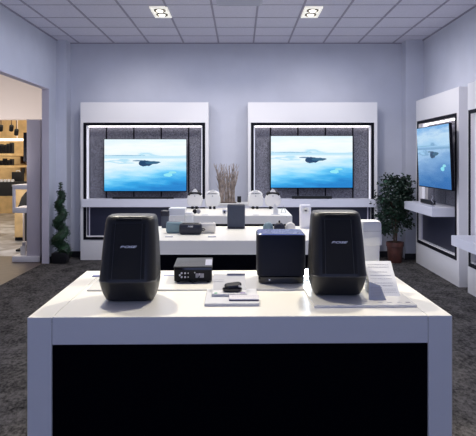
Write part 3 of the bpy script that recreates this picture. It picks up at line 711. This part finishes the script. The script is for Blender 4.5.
# back wall shelves with dark goods
SHD = 14.5
def wshelf(label, y_shelf, xs, hts, glabel, group):
    t = thing('wall_shelf', label, 'shelf', (XX(-6, SHD), SHD, ZZ(y_shelf, SHD)))
    MB().box(-.6, XX(12.5, SHD)-XX(-6, SHD), 0, 3.49, -.05, 0).build('board', M['wood'], t); 
    for s in (-.5, .3): MB().box(s, s+.03, 3.2, 3.49, -.25, -.05).build('bracket', M['bark'], t)
    for k, (px, ht, lb) in enumerate(zip(xs, hts, glabel)):
        b = thing('black_box', lb, 'box', (XX(px, SHD+.1), SHD+.1, ZZ(y_shelf, SHD)+.0005), 0, group)
        MB().box(-.035, .035, 0, .12, 0, ht*SHD/F, .004).build('carton', M['slot'], b); MB().box(-.024, .024, -.003, 0, .03, ht*SHD/F-.04).build('label', M['frame'], b)
wshelf('upper wooden wall shelf of black boxes in the far shop', 153.5, (.5, 4.2, 7.8, 11), (9.5, 9, 10, 11), ['leftmost black box on the upper far shop shelf', 'second black box on the upper far shop shelf', 'third black box on the upper far shop shelf', 'rightmost and tallest black box on the upper far shop shelf'], 'black boxes on the upper far shelf')
wshelf('lower wooden wall shelf of black boxes in the far shop', 165.5, (.5, 4.0, 8, 11), (5, 7, 5.5, 6.5), ['leftmost black box on the lower far shop shelf', 'second black box on the lower far shop shelf', 'third black box on the lower far shop shelf', 'rightmost black box on the lower far shop shelf'], 'black boxes on the lower far shelf')
t = thing('black_counter', 'black merchandise counter in the far shop seen through the left opening', 'counter', (XX(8, 12.6), 12.6, 0))
cz = ZZ(182, 12.6)
MB().box(-.5, XX(24, 12.6)-XX(8, 12.6), 0, .5, ZZ(196, 12.6), cz, .005).build('top_box', M['slot'], t)
MB().box(-.4, -.35, .05, .45, 0, ZZ(196, 12.6)).box(.24, .29, .05, .45, 0, ZZ(196, 12.6)).build('leg', M['frame'], t)
for k, (px, lb) in enumerate(((1.2, 'white mug on the black counter, leftmost'), (5, 'white mug on the black counter, second from left'), (8.6, 'white mug on the black counter, third from left'), (12.2, 'white mug on the black counter, rightmost'))):
    m_ = thing('mug', lb, 'mug', (XX(px, 12.65), 12.66, cz+.0005), 0, 'white mugs on the black counter')
    MB().lathe([(.022, 0), (.026, .002), (.028, .05), (.024, .05), (.022, .01)], n=14).build('cup', M['plas'], m_); MB().tube([(.026, 0, .04), (.042, 0, .036), (.042, 0, .018), (.026, 0, .012)], .004, 6).build('handle', M['plas'], m_)
t = thing('black_case', 'square black case standing on the black counter in the far shop', 'case', (XX(17, 12.9), 12.9, cz+.0005))
MB().box(-.11, .11, 0, .12, 0, .19, .006).build('shell', M['slot'], t); MB().tube([(-.04, .06, .19), (-.03, .06, .215), (.03, .06, .215), (.04, .06, .19)], .008, 6).build('handle', M['plas'], t)
t = thing('black_figure_stand', 'slim black angled device on the black counter in the far shop', 'gadget', (XX(22.6, 12.75), 12.72, cz+.0005))
MB().box(-.04, .03, 0, .06, 0, .012).build('foot', M['slot'], t); MB().tube([(0, .03, .01), (-.02, .03, .1), (.01, .03, .2), (.02, .03, .27)], [.012, .02, .026, .02], 8).build('arm', M['slot'], t)
t = thing('light_rail', 'white glowing light rail across the golden far shop wall', 'light', (XX(8, 15.5), 15.5, ZZ(141, 15.5)))
MB().box(-1.2, XX(23, 15.5)-XX(8, 15.5), 0, .06, 0, .06, .004).build('tube', mat('rail_glow', (1, 1, .95), .5, emit=(1, .95, .85), estr=.9), t)
MB().box(-.3, -.28, .02, .04, .06, H-ZZ(141, 15.5)).box(.2, .22, .02, .04, .06, H-ZZ(141, 15.5)).build('hanger', M['beige'], t)
for px, py, lb in ((1, 127, 'black track spotlight at the photo left edge in the far shop'), (11.5, 127, 'black track spotlight in the far shop, left of the pair'), (16.5, 131, 'black track spotlight in the far shop, right of the pair')):
    s = thing('track_spotlight', lb, 'spotlight', (XX(px, 13.5), 13.5, ZZ(py, 13.5)), 0, 'track spotlights in the far shop')
    MB().lathe([(.035, -.10), (.045, -.09), (.045, .03), (.02, .05)], n=14).xf(TR((0, 0, 0), 35, 20)).build('can', M['slot'], s); MB().box(-.008, .008, -.008, .008, .03, H-ZZ(py, 13.5)).build('rod', M['bark'], s)

# ------------------------------------------------------------ lights
def area(name, loc, rot, sx, sy, power, color, spread=180):
    l = bpy.data.lights.new(name, 'AREA'); l.shape = 'RECTANGLE'; l.size = sx; l.size_y = sy; l.energy = power; l.color = color; l.spread = math.radians(spread)
    o = bpy.data.objects.new(name, l); COL.objects.link(o); o.location = loc; o.rotation_euler = [math.radians(a) for a in rot]
    return o
def spot(name, loc, target, power, color, size=70, blend=.6, rad=.06):
    l = bpy.data.lights.new(name, 'SPOT'); l.energy = power; l.color = color; l.spot_size = math.radians(size); l.spot_blend = blend; l.shadow_soft_size = rad
    o = bpy.data.objects.new(name, l); COL.objects.link(o); o.location = loc
    o.rotation_euler = (Vector(target)-Vector(loc)).to_track_quat('-Z', 'Y').to_euler(); return o
WARM = (1, .92, .76); COOL = (.72, .78, 1.0)
spot('spot_light', (-1.0, 4.0, 3.25), (-.35, 2.85, .93), 250, WARM, 60)
spot('spot_light', (.75, 4.1, 3.25), (.40, 2.85, .93), 250, WARM, 60)
spot('spot_light', (0, 5.9, 3.25), (0, 5.0, .93), 215, WARM, 62)
spot('spot_light', (-.96, 7.75, 3.2), (-.4, 7.0, .93), 120, WARM, 70)
spot('spot_light', (.86, 7.75, 3.2), (.3, 7.0, .93), 120, WARM, 70)
spot('spot_light', (-1.45, 8.0, 3.25), (-1.45, 9.6, 1.7), 60, (1, .95, .92), 80, 1)
spot('spot_light', (1.1, 8.0, 3.25), (1.1, 9.6, 1.7), 60, (1, .95, .92), 80, 1)
spot('spot_light', (-.15, 8.2, 3.25), (-.15, 9.8, 1.4), 60, (1, .95, .92), 70, 1)
spot('spot_light', (1.0, 7.4, 3.25), (2.6, 8.2, 1.5), 75, (1, .95, .95), 80, 1)
area('ceiling_fill', (0, 6.3, 3.2), (0, 0, 0), 4.5, 6, 100, (.78, .82, 1))  # added soft fill with no fixture of its own
area('front_fill', (0, -1.6, 2.0), (78, 0, 0), 4.5, 2.0, 42, (.42, .52, 1.0))
area('up_fill', (0, 5.8, .05), (180, 0, 0), 4.5, 6.5, 66, (.76, .80, 1))  # unseen fill at floor level, added to brighten the ceiling
area('shop_glow', (-5.5, 14, 3.0), (0, 0, 0), 5, 6, 230, (1, .88, .70))
area('shop_glow', (-5.0, 8.0, 3.0), (0, 0, 0), 3, 4, 25, (1, .9, .8))
area('soffit_glow', (-4.2, 9.4, 1.2), (110, 0, 0), 1.5, .6, 42, (1, .93, .90))
world = bpy.data.worlds.new('world'); scene.world = world; world.use_nodes = True
world.node_tree.nodes['Background'].inputs[0].default_value = (.5, .55, .7, 1); world.node_tree.nodes['Background'].inputs[1].default_value = .15

# ------------------------------------------------------------ camera
cam = bpy.data.cameras.new('camera'); co = bpy.data.objects.new('camera', cam); COL.objects.link(co); scene.camera = co
co.location = (0, 0, EYE); co.rotation_euler = (PI/2, 0, 0)
cam.sensor_fit = 'HORIZONTAL'; cam.sensor_width = 36; cam.lens = 36*F/476
cam.shift_x = -(CX-238)/476; cam.shift_y = -(218-CY)/476
cam.clip_start = .05
scene.view_settings.view_transform = 'Standard'
scene.view_settings.exposure = 0
